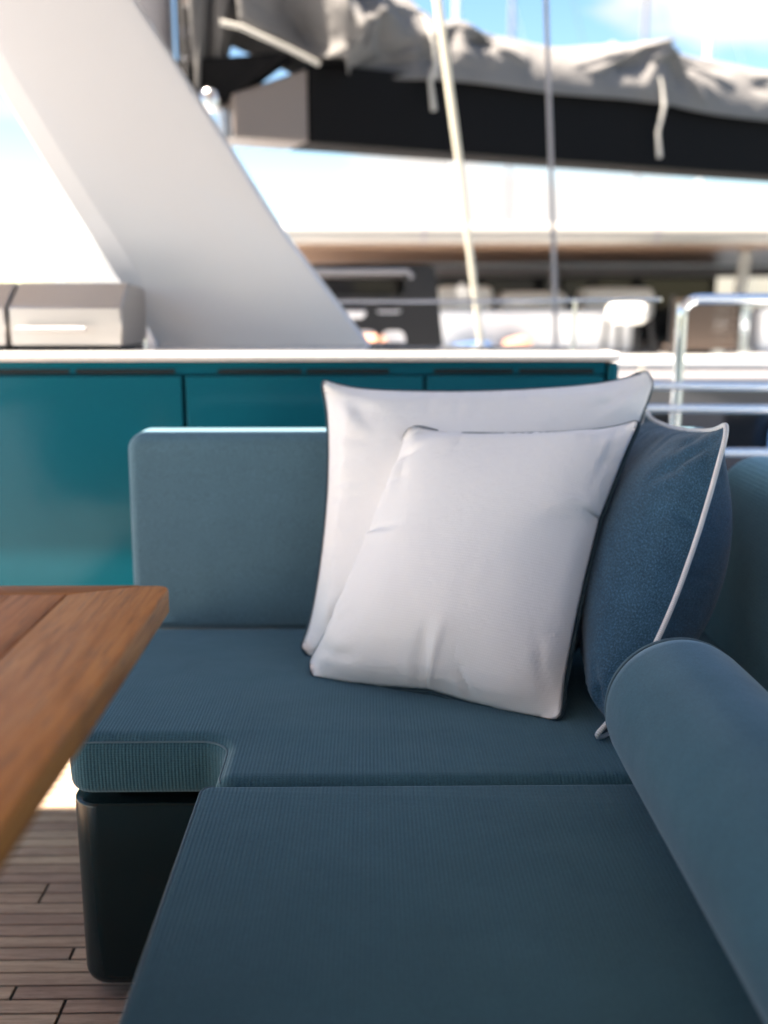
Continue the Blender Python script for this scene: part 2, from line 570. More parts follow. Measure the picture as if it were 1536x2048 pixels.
# pillar: raked slab from the counter up to the hard top
pl = empty('raked_pillar', (-0.3, 2.75, 0.97), 'broad grey white pillar leaning left, rising from the counter beside the steel grill', 'pillar')
R_edge = [(0.06, 0.90), (0.001, 0.971), (-0.132, 1.145), (-0.235, 1.282), (-0.372, 1.494), (-0.587, 1.827), (-1.02, 2.50)]
L_edge = [(-0.540, 0.90), (-0.580, 0.971), (-0.681, 1.148), (-0.812, 1.375), (-0.942, 1.602), (-1.145, 1.95), (-1.56, 2.50)]
def ring(i):
    (xr, z), (xl, z2) = R_edge[i], L_edge[i]
    c = 0.055
    dx = Vector((xl - xr, 0, z2 - z)).normalized()
    r = Vector((xr, 0, z)); l = Vector((xl, 0, z2))
    pts = [(r, 0.030), (r + dx * 0.012, 0.010), (r + dx * 0.085, 0.0), (l - dx * 0.075, 0.0), (l - dx * 0.010, 0.012), (l, 0.032),
           (l, 0.13), (l - dx * 0.05, 0.17), (r + dx * 0.05, 0.17), (r, 0.13)]
    return [Vector((p.x, 2.72 + d, p.z)) for p, d in pts]
# catmull-rom resample of the edges
def cr_s(P, k=6):
    out = []
    for i in range(len(P) - 1):
        p0 = P[max(i - 1, 0)]; p1 = P[i]; p2 = P[i + 1]; p3 = P[min(i + 2, len(P) - 1)]
        for j in range(k):
            t = j / k
            out.append(tuple(0.5 * ((2 * p1[a]) + (-p0[a] + p2[a]) * t + (2 * p0[a] - 5 * p1[a] + 4 * p2[a] - p3[a]) * t * t + (-p0[a] + 3 * p1[a] - 3 * p2[a] + p3[a]) * t ** 3) for a in range(len(P[0]))))
    out.append(P[-1]); return out
R_edge = cr_s(R_edge); L_edge = cr_s(L_edge)
vs, fs = [], []
nr = len(R_edge)
for i in range(nr): vs += ring(i)
for i in range(nr - 1):
    for k in range(10):
        k2 = (k + 1) % 10
        fs.append((i * 10 + k, i * 10 + k2, (i + 1) * 10 + k2, (i + 1) * 10 + k))
fs.append(tuple(range(10))); fs.append(tuple((nr - 1) * 10 + k for k in range(10))[::-1])
me = pmesh(vs, fs, True, 12)
bm = bmesh.new(); bm.from_mesh(me); bmesh.ops.recalc_face_normals(bm, faces=bm.faces[:]); bm.to_mesh(me); bm.free()
put('slab_panel', me, pl, M['pillar'])

# ------------------------------------------------------------------ counter
ct = empty('bar_counter', (-0.7, 2.45, 0), 'long teal lacquered bar counter with a pale polished worktop behind the sofa', 'counter')
out = round_poly([(-2.4, 2.305), (0.585, 2.305), (0.585, 2.50), (0.545, 2.69), (-2.4, 2.69)][::1], [0, 0.03, 0.03, 0.02, 0], 6)
out2 = [(p.x, p.y) for p in out]
# deeper part left of x=-0.0 that carries the pillar
out = round_poly([(-2.4, 2.305), (0.588, 2.305), (0.575, 2.53), (0.50, 2.70), (0.12, 2.715), (0.10, 2.95), (-2.4, 2.95)], [0, 0.03, 0.03, 0.02, 0.01, 0.02, 0], 6)
put('worktop', slab(subdiv_poly(out, 0.2), 0.020, 0.009, 0.009, 5, Matrix.Translation((0, 0, 0.950))), ct, M['stone'])
put('carcass', box(-2.38, 0.545, 2.365, 2.69, 0.06, 0.949), ct, M['teal'])
put('plinth', box(-2.38, 0.52, 2.40, 2.67, 0.0, 0.058), ct, M['black'])
gaps = [-2.125, -1.562, -0.998, -0.434, 0.129, 0.553]
for a, b in zip(gaps[:-1], gaps[1:]):
    put('cabinet_door', box(a + 0.0045, b - 0.0045, 2.338, 2.362, 0.075, 0.915, 0.0035, 3), ct, M['teal'])
put('corner_panel', box(0.5575, 0.583, 2.335, 2.64, 0.062, 0.946, 0.010, 3), ct, M['teal'])
# fascia with ventilation slots
slots = [(-0.99, -0.70), (-0.685, -0.455), (-0.355, -0.16), (-0.148, 0.045), (0.150, 0.335), (0.350, 0.525)]
put('fascia', box(-2.38, 0.552, 2.350, 2.363, 0.9185, 0.948), ct, M['teal'])
for a, b in [(-2.10, -1.86), (-1.845, -1.6), (-1.52, -1.29), (-1.275, -1.03)] + slots:
    f = put('air_slot', box(a, b, 2.3470, 2.3495, 0.9205, 0.930), ct, M['void'])

# grill on the counter: two polished lids side by side
def grill(x0, x1, label):
    g = empty('grill', ((x0 + x1) / 2, 2.55, 0.97), label, 'grill', 'built in grills on the counter')
    zb, zf, zt = 0.978, 1.073, 1.130
    yf, yt, yb = 2.43, 2.52, 2.70
    sec = [(yf, zb), (yf, zf), (yt, zt), (yb, zt - 0.01), (yb, zb)]
    vs = [(x0, y, z) for y, z in sec] + [(x1, y, z) for y, z in sec]
    bm = bmesh.new(); bv = [bm.verts.new(v) for v in vs]
    bm.faces.new(bv[:5]); bm.faces.new(bv[5:][::-1])
    for i in range(5):
        j = (i + 1) % 5
        bm.faces.new([bv[i], bv[j], bv[5 + j], bv[5 + i]])
    bmesh.ops.recalc_face_normals(bm, faces=bm.faces[:])
    bmesh.ops.bevel(bm, geom=bm.edges[:], offset=0.005, segments=3, affect='EDGES')
    me = bpy.data.meshes.new("m"); bm.to_mesh(me); bm.free(); weighted(me)
    put('lid', me, g, M['steel'])
    hx0, hx1 = x0 + 0.03, x0 + 0.19 if x1 - x0 < 0.35 else x1 - 0.09
    h = put('handle', join(tube([(hx0, yf - 0.03, 1.022), (hx1, yf - 0.03, 1.022)], 0.005, 10),
                           tube([(hx0 + 0.025, yf - 0.03, 1.022), (hx0 + 0.025, yf + 0.002, 1.022)], 0.004, 8),
                           tube([(hx1 - 0.025, yf - 0.03, 1.022), (hx1 - 0.025, yf + 0.002, 1.022)], 0.004, 8)), g, M['grey'])
    put('gasket', box(x0 + 0.012, x1 - 0.012, yf + 0.012, yb - 0.012, 0.9705, 0.9775), g, M['black'])
    for fx, fy in ((x1 - 0.004, 2.675), (x0 + 0.01, 2.675)):
        put('foot', tube([(fx, fy, 0.9705), (fx, fy, 0.99)], 0.011, 12), g, M['chrome'])
    return g
grill(-0.862, -0.592, 'closed stainless steel grill lid nearest the pillar on the worktop')
grill(-1.24, -0.868, 'closed stainless steel grill lid at the left edge, left of the lid nearest the pillar')

# ------------------------------------------------------------------ sofa
sf = empty('corner_sofa', (0.1, 1.3, 0), 'blue grey corner sofa with a long chaise and dark teal lacquered base', 'sofa')
# L-shaped far seat cushion
L_out = round_poly([(-0.452, 1.383), (-0.262, 1.383), (-0.200, 1.345), (-0.212, 1.236), (0.66, 1.236), (0.66, 1.903), (-0.462, 1.903)],
                   [0.035, 0.030, 0.030, 0.012, 0.01, 0.02, 0.03], 8)
L_out = [(p.x, p.y) for p in L_out]
L_out = round_poly([(-0.455, 1.383), (-0.212, 1.383), (-0.212, 1.240), (0.76, 1.240), (0.76, 1.903), (-0.465, 1.903)],
                   [0.035, 0.042, 0.026, 0.026, 0.026, 0.03], 9)
L_out = subdiv_poly(L_out, 0.06)
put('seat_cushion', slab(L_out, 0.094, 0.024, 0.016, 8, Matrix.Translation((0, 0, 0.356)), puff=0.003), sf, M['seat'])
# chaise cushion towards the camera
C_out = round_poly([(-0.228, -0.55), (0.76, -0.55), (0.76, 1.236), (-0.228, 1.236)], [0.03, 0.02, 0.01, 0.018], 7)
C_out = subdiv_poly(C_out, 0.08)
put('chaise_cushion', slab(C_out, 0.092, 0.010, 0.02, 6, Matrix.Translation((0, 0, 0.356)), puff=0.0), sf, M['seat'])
# piping lines
def offs(outl, d):
    n = len(outl); r = []
    for i in range(n):
        t = (outl[(i + 1) % n] - outl[i - 1]).normalized()
        r.append(outl[i] - Vector((t.y, -t.x)) * d)
    return r
pp = offs(L_out, 0.004)
sel = [p for p in pp if p.y < 1.45 and p.x < -0.20]
sel.sort(key=lambda p: 0)
idx = [i for i, p in enumerate(pp) if p.y < 1.40 and p.x < -0.205 and p.y > 1.245]
path = [pp[i] for i in idx]
put('piping', tube([(p.x, p.y, 0.4405) for p in path], 0.0017, 6), sf, M['seat_pipe'])
pc = offs(C_out, 0.002)
path = [p for p in pc if p.x < -0.20 and p.y > -0.52]
path.sort(key=lambda p: p.y)
put('piping', tube([(p.x, p.y, 0.4455) for p in path], 0.0016, 6), sf, M['seat_pipe'])
# lacquered base
B_out = round_poly([(-0.458, 1.387), (-0.195, 1.387), (-0.195, -0.5), (0.80, -0.5), (0.80, 1.95), (-0.458, 1.95)],
                   [0.045, 0.02, 0.03, 0.03, 0.03, 0.04], 9)
put('base', slab(subdiv_poly(B_out, 0.2), 0.318, 0.006, 0.024, 6, Matrix.Translation((0, 0, 0.022))), sf, M['dark_gloss'])
S_out = round_poly([(-0.40, 1.44), (-0.17, 1.44), (-0.17, -0.45), (0.6, -0.45), (0.6, 1.9), (-0.42, 1.9)], 0.02, 4)
put('shadow_gap', slab(S_out, 0.016, 0.001, 0.001, 1, Matrix.Translation((0, 0, 0.340))), sf, M['black'])
put('foot_rail', slab(S_out, 0.026, 0.001, 0.001, 1, Matrix.Translation((0, 0, -0.003))), sf, M['black'])
# backrest across the far side: outline in XZ, extruded along Y
def upright(x0, x1, z0, z1, rc, depth, re, Mx, puff=0.0, seg=8):
    o = round_poly([(x0, z0), (x1, z0), (x1, z1), (x0, z1)], [0.012, 0.012, rc, rc], 9)
    return slab(subdiv_poly(o, 0.08), depth, re, re, seg, Mx, puff=puff)
Mb = Matrix(((1, 0, 0, 0), (0, 0, 1, 1.905), (0, 1, 0, 0), (0, 0, 0, 1)))
# x->X, y->Z, z->Y  (slight backward lean)
sh = Matrix.Identity(4); sh[1][2] = 0.05
Mb2 = Matrix.Translation((0, -0.45 * 0.05, 0)) @ sh @ Mb
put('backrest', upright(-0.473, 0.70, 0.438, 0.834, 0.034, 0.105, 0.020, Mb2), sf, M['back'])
# side backrest along the right, outline in YZ extruded along X
Ms = Matrix(((0, 0, 1, 0.652), (1, 0, 0, 0), (0, 1, 0, 0), (0, 0, 0, 1)))
sh2 = Matrix.Identity(4); sh2[0][2] = 0.06
Ms2 = Matrix.Translation((-0.45 * 0.06, 0, 0)) @ sh2 @ Ms
o = upright(0.10, 1.93, 0.400, 0.800, 0.10, 0.15, 0.060, Ms2)
put('backrest', o, sf, M['seat_side_lit'])
put('backrest_shell', box(0.82, 0.86, -0.4, 2.0, 0.02, 0.70, 0.015), sf, M['dark_gloss'])
put('backrest_shell', box(-0.45, 0.82, 2.042, 2.075, 0.02, 0.72, 0.012), sf, M['dark_gloss'])

# bolster: long cylinder lying along the chaise
bo = empty('bolster', (0.41, 0.5, 0.45), 'long blue grey bolster roll lying along the chaise at lower right', 'bolster')
prof = []
rB = 0.0985
y1, y0 = 1.262, -0.35
pr = [(y1 + 0.004, 0.0), (y1 + 0.004, 0.045), (y1 + 0.001, 0.078), (y1 - 0.006, 0.0915), (y1 - 0.012, 0.0965), (y1 - 0.03, 0.0985), (y1 - 0.1, 0.0995), (y1 - 0.5, 0.0995), (y0 + 0.1, 0.0995), (y0 + 0.02, 0.0975), (y0, 0.088), (y0 - 0.006, 0.05), (y0 - 0.006, 0.0)]
vs, fs = [], []
nn = 72
for (yy, rr) in pr:
    for k in range(nn):
        a = 2 * math.pi * k / nn
        # flattened a little where it rests on the seat
        zz = 0.548 + math.sin(a) * rr
        zz = max(zz, 0.4515)
        fl = 1.0 + 0.03 * max(0, -math.sin(a))
        vs.append((0.412 + math.cos(a) * rr * fl, yy, zz))
for i in range(len(pr) - 1):
    for k in range(nn):
        k2 = (k + 1) % nn
        fs.append((i * nn + k, i * nn + k2, (i + 1) * nn + k2, (i + 1) * nn + k))
me = pmesh(vs, fs, True, None)
bm = bmesh.new(); bm.from_mesh(me); bmesh.ops.remove_doubles(bm, verts=bm.verts[:], dist=1e-5); bmesh.ops.recalc_face_normals(bm, faces=bm.faces[:]); bm.to_mesh(me); bm.free(); me.shade_smooth()
put('cover', me, bo, M['seat_fine'])
put('end_piping', tube([(0.412 + math.cos(a) * 0.0945, y1 - 0.003, max(0.453, 0.548 + math.sin(a) * 0.0945)) for a in [2 * math.pi * k / 64 for k in range(64)]], 0.0022, 8, closed=True), bo, M['seat_pipe'])

# ------------------------------------------------------------------ pillows (cloth inflated in numpy)
def inflate(N, size, vol, seed, steps=260, seam=0.965, bend=0.10):
    rs = np.random.RandomState(seed)
    g = np.linspace(-size / 2, size / 2, N)
    X, Y = np.meshgrid(g, g)
    rest = size / (N - 1)
    def lf():
        n = rs.randn(N, N)
        for _ in range(6):
            n = (n + np.roll(n, 1, 0) + np.roll(n, -1, 0) + np.roll(n, 1, 1) + np.roll(n, -1, 1)) / 5
        return n / np.abs(n).max()
    P = np.zeros((2, N, N, 3))
    for s in range(2):
        P[s, :, :, 0] = X; P[s, :, :, 1] = Y
        prof = np.clip(1 - (2 * X / size) ** 2, 0, 1) * np.clip(1 - (2 * Y / size) ** 2, 0, 1)
        P[s, :, :, 2] = (1 if s == 0 else -1) * (0.02 * prof + 0.002 * lf())
    Q = P.copy()
    isb = np.zeros((N, N), bool); isb[0] = isb[-1] = True; isb[:, 0] = isb[:, -1] = True
    # seam puckers: rest lengths along the border slightly short and uneven
    rh = np.full((N, N - 1), rest); rv = np.full((N - 1, N), rest)
    for r in (0, -1):
        rh[r] *= seam + 0.02 * rs.randn(N - 1)
        rv[:, r] *= seam + 0.02 * rs.randn(N - 1)
    rd = rest * math.sqrt(2)
    def con(A, B, r, k):
        d = B - A
        l = np.sqrt((d * d).sum(-1, keepdims=True)) + 1e-12
        c = d * (0.5 * k * (1 - r[..., None] / l))
        A += c; B -= c
    sgn = np.array([1.0, -1.0])[:, None, None, None]
    wgt = 1 + 0.25 * (-Y / size)          # filling settles towards the bottom
    for st in range(steps):
        du = np.gradient(P, axis=2); dv = np.gradient(P, axis=1)
        nrm = np.cross(du, dv) * sgn
        h = P[0, :, :, 2] - P[1, :, :, 2]
        V = h.sum() * rest * rest
        p = max(0.0, (vol - V) / vol)
        a = nrm / (rest * rest) * (0.004 * p) * wgt[None, :, :, None]
        nP = P + (P - Q) * 0.90 + a
        Q = P; P = nP
        for it in range(7):
            k = 1.0
            for par in (0, 1):
                con(P[:, :, par:-1:2], P[:, :, par + 1::2], np.broadcast_to(rh[None, :, par::2], P[:, :, par:-1:2].shape[:3]), k)
                con(P[:, par:-1:2], P[:, par + 1::2], np.broadcast_to(rv[None, par::2], P[:, par:-1:2].shape[:3]), k)
            for par in (0, 1):
                A = P[:, par:-1:2, :-1]; B = P[:, par + 1::2, 1:]
                for q in (0, 1):
                    con(A[:, :, q::2], B[:, :, q::2], np.full(A[:, :, q::2].shape[:3], rd), 0.22)
                A = P[:, par:-1:2, 1:]; B = P[:, par + 1::2, :-1]
                for q in (0, 1):
                    con(A[:, :, q::2], B[:, :, q::2], np.full(A[:, :, q::2].shape[:3], rd), 0.22)
            # bending
            lap = (P[:, :, 2:] + P[:, :, :-2]) / 2 - P[:, :, 1:-1]
            P[:, :, 1:-1] += lap * bend
            lap = (P[:, 2:] + P[:, :-2]) / 2 - P[:, 1:-1]
            P[:, 1:-1] += lap * bend
            av = (P[0][isb] + P[1][isb]) / 2
            av[:, 2] *= 0.9
            P[0][isb] = av; P[1][isb] = av
    return P

def pillow(name, label, corners, size, vol, seed, fab, pipe, front=1.0, back=0.6, clampY=None, pipe_r=0.0042, pipe_back=0.003, group=None, bend=0.10, seam=0.965, N=64, clampX=None, folds=(), bow=None, pinch=(0.0, 0.0, 0.0, 0.0), full=0.0, seam_back=(0.0, 0.0, 0.0, 0.0)):
    P = inflate(N, size, vol, seed, bend=bend, seam=seam)
    c = np.array([[P[0, 0, 0, :2], P[0, 0, -1, :2]], [P[0, -1, 0, :2], P[0, -1, -1, :2]]])
    TL, TR, BR, BL = [np.array(q, float) for q in corners]
    BLs, BRs, TLs, TRs = c[0, 0], c[0, 1], c[1, 0], c[1, 1]
    hx = (BRs[0] - BLs[0] + TRs[0] - TLs[0]) / 4; hy = (TLs[1] - BLs[1] + TRs[1] - BRs[1]) / 4
    cx = (BLs[0] + BRs[0] + TLs[0] + TRs[0]) / 4; cy = (BLs[1] + BRs[1] + TLs[1] + TRs[1]) / 4
    nrm = np.cross(TR - TL + BR - BL, TL - BL + TR - BR); nrm /= np.linalg.norm(nrm)
    nrm = np.array(nrm)
    def mp(p, w=None):
        u = ((p[..., 0] - cx) / hx + 1) / 2; v = ((p[..., 1] - cy) / hy + 1) / 2
        U = 2 * u - 1; V = 2 * v - 1          # pinch: left, right, bottom, top edges drawn in between the corners
        kl, kr, kb, kt = pinch
        u = u + np.where(U < 0, kl, -kr) * np.abs(U) / 2 * (1 - np.clip(np.abs(V), 0, 1) ** 9)
        v = v + np.where(V < 0, kb, -kt) * np.abs(V) / 2 * (1 - np.clip(np.abs(U), 0, 1) ** 9)
        w = p[..., 2] if w is None else w
        if full > 0:                           # the filled front panel swells out over its seam
            sw = np.clip(w / 0.035, 0, 1) * full
            u = u + sw * (u - 0.5) * 2 * (1 - np.clip(np.abs(V), 0, 1) ** 6)
            v = v + sw * (v - 0.5) * 2 * (1 - np.clip(np.abs(U), 0, 1) ** 6)
        rim = np.maximum(np.abs(U), np.abs(V))
        mn = np.minimum(np.abs(U), np.abs(V))
        sl, sr, sb, stp = seam_back
        du = np.where(U < 0, sl, sr) * np.clip((np.abs(U) - 0.80) / 0.2, 0, 1) * (1 - np.clip(np.abs(V), 0, 1) ** 6)
        dv = np.where(V < 0, sb, stp) * np.clip((np.abs(V) - 0.80) / 0.2, 0, 1) * (1 - np.clip(np.abs(U), 0, 1) ** 6)
        w = w - np.maximum(du, dv)
        # blunt, rounded corners
        k0 = 0.86
        ua = np.clip((np.abs(2 * u - 1) - k0) / (1 - k0), 0, 1.2); va = np.clip((np.abs(2 * v - 1) - k0) / (1 - k0), 0, 1.2)
        u = u - np.sign(u - 0.5) * (ua - ua * np.sqrt(1 - np.clip(va, 0, 1) ** 2 / 2)) * (1 - k0) / 2
        v = v - np.sign(v - 0.5) * (va - va * np.sqrt(1 - np.clip(ua, 0, 1) ** 2 / 2)) * (1 - k0) / 2
        u = u[..., None]; v = v[..., None]
        q = (BL * (1 - u) + BR * u) * (1 - v) + (TL * (1 - u) + TR * u) * v + nrm * w[..., None]
        if bow is not None: q = q + np.array(bow) * (np.clip(u, 0, 1) ** 1.5 * np.sin(np.pi * np.clip(v, 0, 1) ** 0.75))
        q[..., 2] = np.maximum(q[..., 2], 0.4535)
        if clampY is not None: q[..., 1] = np.minimum(q[..., 1], clampY + 0.05 * (q[..., 2] - 0.45))
        if clampX is not None: q[..., 0] = np.minimum(q[..., 0], clampX + 0.06 * (q[..., 2] - 0.45))
        return q
    Z = P[..., 2].copy()
    uu = (P[0, :, :, 0] - cx) / hx; vv = (P[0, :, :, 1] - cy) / hy
    rr_ = np.random.RandomState(seed + 100)
    folds = list(folds)
    for _ in range(26):
        side = rr_.randint(4); t = rr_.uniform(-0.92, 0.92); ln = rr_.uniform(0.18, 0.5); sk = rr_.uniform(-0.18, 0.18)
        a0, a1 = (t, 0.99), (t * 0.85 + sk, 0.99 - ln)
        if side == 1: a0, a1 = (a0[0], -a0[1]), (a1[0], -a1[1])
        if side == 2: a0, a1 = (a0[1], a0[0]), (a1[1], a1[0])
        if side == 3: a0, a1 = (-a0[1], a0[0]), (-a1[1], a1[0])
        folds.append((a0[0], a0[1], a1[0], a1[1], rr_.uniform(-0.0085, 0.004), rr_.uniform(0.018, 0.045)))
    for cu_, cv_ in ((-1, -1), (1, -1), (1, 1), (-1, 1)):
        for _ in range(3):
            folds.append((cu_ * 0.95, cv_ * 0.95, cu_ * rr_.uniform(0.35, 0.75), cv_ * rr_.uniform(0.35, 0.75), rr_.uniform(-0.010, 0.004), rr_.uniform(0.025, 0.045)))
    env = np.clip(1.03 - np.abs(uu) ** 6, 0, 1) * np.clip(1.03 - np.abs(vv) ** 6, 0, 1)
    for (u0, v0, u1, v1, amp, wid) in folds:
        d = np.array([u1 - u0, v1 - v0]); Ld = np.hypot(*d); d /= Ld
        s = (uu - u0) * d[0] + (vv - v0) * d[1]; t = -(uu - u0) * d[1] + (vv - v0) * d[0]
        f = np.exp(-(t / wid) ** 2) * np.clip(np.sin(np.clip(s / Ld, 0, 1) * math.pi), 0, 1) ** 0.7
        Z[0] += amp * f * env
    F = mp(P[0], Z[0] * front); B = mp(P[1], Z[1] * back)
    verts = []
    idxF = np.arange(N * N).reshape(N, N)
    idxB = np.full((N, N), -1)
    verts = [tuple(v) for v in F.reshape(-1, 3)]
    for i in range(N):
        for j in range(N):
            if i in (0, N - 1) or j in (0, N - 1): idxB[i, j] = idxF[i, j]
            else:
                idxB[i, j] = len(verts); verts.append(tuple(B[i, j]))
    faces, uvs = [], []
    st = size / (N - 1)
    for i in range(N - 1):
        for j in range(N - 1):
            faces.append((idxF[i, j], idxF[i, j + 1], idxF[i + 1, j + 1], idxF[i + 1, j]))
            faces.append((idxB[i, j], idxB[i + 1, j], idxB[i + 1, j + 1], idxB[i, j + 1]))
            uvs += [(j * st, i * st), ((j + 1) * st, i * st), ((j + 1) * st, (i + 1) * st), (j * st, (i + 1) * st)]
            uvs += [(j * st, i * st), (j * st, (i + 1) * st), ((j + 1) * st, (i + 1) * st), ((j + 1) * st, i * st)]
    me = bpy.data.meshes.new("m")
    me.from_pydata(verts, [], [tuple(int(a) for a in f) for f in faces])
    uvl = me.uv_layers.new(name='UVMap')
    for i, uv in enumerate(uvs): uvl.data[i].uv = uv
    me.shade_smooth(); me.update()
    cen = (TL + TR + BL + BR) / 4
    e = empty(name, (float(cen[0]), float(cen[1]), 0.45), label, 'pillow', group)
    put('pillow_cover', me, e, fab)
    loop = [F[0, j] for j in range(N)] + [F[i, N - 1] for i in range(1, N)] + [F[N - 1, j] for j in range(N - 2, -1, -1)] + [F[i, 0] for i in range(N - 2, 0, -1)]
    loop = np.array(loop)
    for _ in range(2): loop = (loop * 2 + np.roll(loop, 1, 0) + np.roll(loop, -1, 0)) / 4
    cen3 = loop.mean(0)
    outw = loop - cen3; outw /= np.linalg.norm(outw, axis=1)[:, None]
    loop = loop - nrm * pipe_back + outw * pipe_r * 0.5
    loop[:, 2] = np.maximum(loop[:, 2], 0.4502 + pipe_r * 0.5)
    put('piping', tube([tuple(p) for p in loop], pipe_r, 8, closed=True), e, pipe)
    return e

pillow('throw_pillow', 'large white pillow with dark teal piping, behind the smaller white one against the backrest',
       [(-0.098, 1.855, 0.952), (0.533, 1.870, 0.967), (0.350, 1.65, 0.458), (-0.135, 1.72, 0.459)],
       0.60, 0.031, 3, M['white_fab'], M['dark_pipe'], front=0.85, back=0.45, clampY=1.90, pipe_back=0.012, bend=0.015, N=72, pinch=(0.07, -0.02, -0.04, 0.085), full=0.05, seam_back=(0.045, 0.012, 0.02, 0.035))
pillow('throw_pillow', 'small white pillow with dark teal piping, in front of the large white pillow',
       [(0.068, 1.745, 0.876), (0.458, 1.665, 0.896), (0.300, 1.420, 0.4575), (-0.118, 1.626, 0.4585)],
       0.46, 0.0165, 8, M['white_fab'], M['dark_pipe'], front=1.0, back=0.45, pipe_back=0.010, bend=0.0142, pinch=(-0.05, 0.08, -0.05, 0.04), full=0.055, seam_back=(0.045, 0.012, 0.015, 0.035))
pillow('throw_pillow', 'navy blue melange pillow with white piping, leaning in the sofa corner',
       [(0.540, 1.94, 0.880), (0.543, 1.495, 0.908), (0.318, 1.352, 0.452), (0.39, 1.67, 0.456)],
       0.49, 0.0165, 21, M['navy_fab'], M['white_pipe'], front=1.15, back=1.6, pipe_r=0.0042, pipe_back=0.0, bow=(0.036, -0.008, 0.0), bend=0.013, pinch=(0.0, 0.0, 0.06, 0.09), full=0.08, seam_back=(0.0, 0.0, 0.03, 0.0))

# ------------------------------------------------------------------ table
tb = empty('teak_table', (-0.7, 0.6, 0), 'golden brown teak table top with rounded corner at the left', 'table')
TZ0, TZ1 = 0.730, 0.760
TX, TY = -0.232, 1.118
# cross border board on the right edge, with the rounded corner
o = round_poly([(TX - 0.105, -0.2), (TX, -0.2), (TX, TY), (TX - 0.105 , TY - 0.105 + 0.0 )], [0, 0.01, 0.018, 0], 8)
o = round_poly([(TX - 0.110, -0.2), (TX, -0.2), (TX, TY), (TX - 0.035, TY), (TX - 0.110, TY - 0.036)], [0, 0.01, 0.016, 0, 0], 8)
put('board', slab(o, 0.030, 0.003, 0.003, 3, Matrix.Translation((0, 0, TZ0))), tb, M['table_b'])
o = [Vector(p) for p in [(-1.5, TY - 0.0365), (TX - 0.1108, TY - 0.0365), (TX - 0.0358, TY - 0.0004), (-1.5, TY - 0.0004)]]
put('board', slab(o, 0.030, 0.0012, 0.0012, 2, Matrix.Translation((0, 0, TZ0))), tb, M['table_x'])
xx = TX - 0.1108
for i, wd in enumerate([0.062, 0.085, 0.055, 0.075, 0.09, 0.06, 0.08, 0.07, 0.085, 0.06, 0.08, 0.07, 0.09, 0.08]):
    o = [Vector(p) for p in [(xx - wd + 0.0005, -0.2), (xx, -0.2), (xx, TY - 0.0372), (xx - wd + 0.0005, TY - 0.0372)]]
    put('board', slab(o, 0.030, 0.0008, 0.0008, 1, Matrix.Translation((0, 0, TZ0))), tb, M['table_y'])
    xx -= wd
put('underframe', box(-1.3, -0.42, 0.0, 0.92, 0.700, 0.7295, 0.004), tb, M['black'])
put('leg', tube([(-0.85, 0.45, 0.01), (-0.85, 0.45, 0.70)], 0.05, 24), tb, M['chrome'])
put('base_plate', tube([(-0.85, 0.45, 0.0005), (-0.85, 0.45, 0.012)], 0.26, 40), tb, M['chrome'])

# ------------------------------------------------------------------ guard rail
gr = empty('guard_rail', (0.9, 2.9, 0), 'polished steel guard rail with rounded top corner at the right', 'rail')
def arc(cx, cz, r, a0, a1, y, n=8): return [(cx + r * math.cos(math.radians(a0 + (a1 - a0) * k / n)), y, cz + r * math.sin(math.radians(a0 + (a1 - a0) * k / n))) for k in range(n + 1)]
put('post', tube([(0.896, 2.9, 0.0), (0.896, 2.9, 1.04)] + arc(0.941, 1.047, 0.045, 180, 90, 2.9) + [(1.6, 2.9, 1.096), (2.6, 2.9, 1.10)], 0.0155, 14), gr, M['chrome'])
put('post', tube([(0.922, 3.0, 0.0), (0.922, 3.0, 1.08)], 0.012, 12), gr, M['chrome'])
put('post', tube([(2.0, 2.9, 0.0), (2.0, 2.9, 1.09)], 0.014, 12), gr, M['chrome'])
for z, r in ((0.843, 0.0125), (0.778, 0.0125), (0.650, 0.0125), (0.50, 0.012), (0.35, 0.012)):
    put('cross_bar', tube([(0.75, 2.885, z + 0.004), (2.6, 2.885, z - 0.010)], r, 12), gr, M['chrome'])
put('top_wire', tube([(-0.55, 3.55, 1.088), (0.2, 3.5, 1.088), (0.86, 2.99, 1.092)], 0.006, 8), gr, M['chrome'])
put('stanchion', tube([(0.64, 3.16, 0.60), (0.64, 3.16, 1.09)], 0.006, 8), gr, M['chrome'])

# ------------------------------------------------------------------ mast, boom, sail cover
ms = empty('mast', (-0.80, 4.5, 0.6), 'grey alloy mast with track and fittings behind the pillar top', 'mast')
put('mast_tube', tube([(-0.95, 4.52, 0.6), (-0.95, 4.52, 5.0)], 0.13, 24), ms, M['grey'])
put('sail_track', box(-0.80, -0.765, 4.46, 4.50, 0.9, 5.0, 0.004), ms, M['black'])
for k in range(9):
    z = 1.92 + k * 0.115
    put('track_car', box(-0.775, -0.735, 4.42, 4.47, z, z + 0.05, 0.008), ms, M['chrome'] if k % 2 else M['fender'])
put('winch', tube([(-0.66, 4.40, 1.86), (-0.66, 4.40, 1.875), (-0.66, 4.40, 1.93), (-0.66, 4.40, 1.95)], 0.04, 20, radii=[0.036, 0.045, 0.045, 0.03]), ms, M['chrome'])
put('hydraulic_ram', tube([(-0.62, 4.42, 0.9), (-0.62, 4.42, 1.87)], 0.022, 14), ms, M['chrome'])
put('gooseneck', hexa([(-0.82, 4.40, 1.90), (-0.60, 4.40, 1.90), (-0.60, 4.56, 1.90), (-0.82, 4.56, 1.90), (-0.82, 4.40, 2.06), (-0.32, 4.42, 2.10), (-0.32, 4.56, 2.10), (-0.82, 4.56, 2.06)], 0.01), ms, M['carbon'])

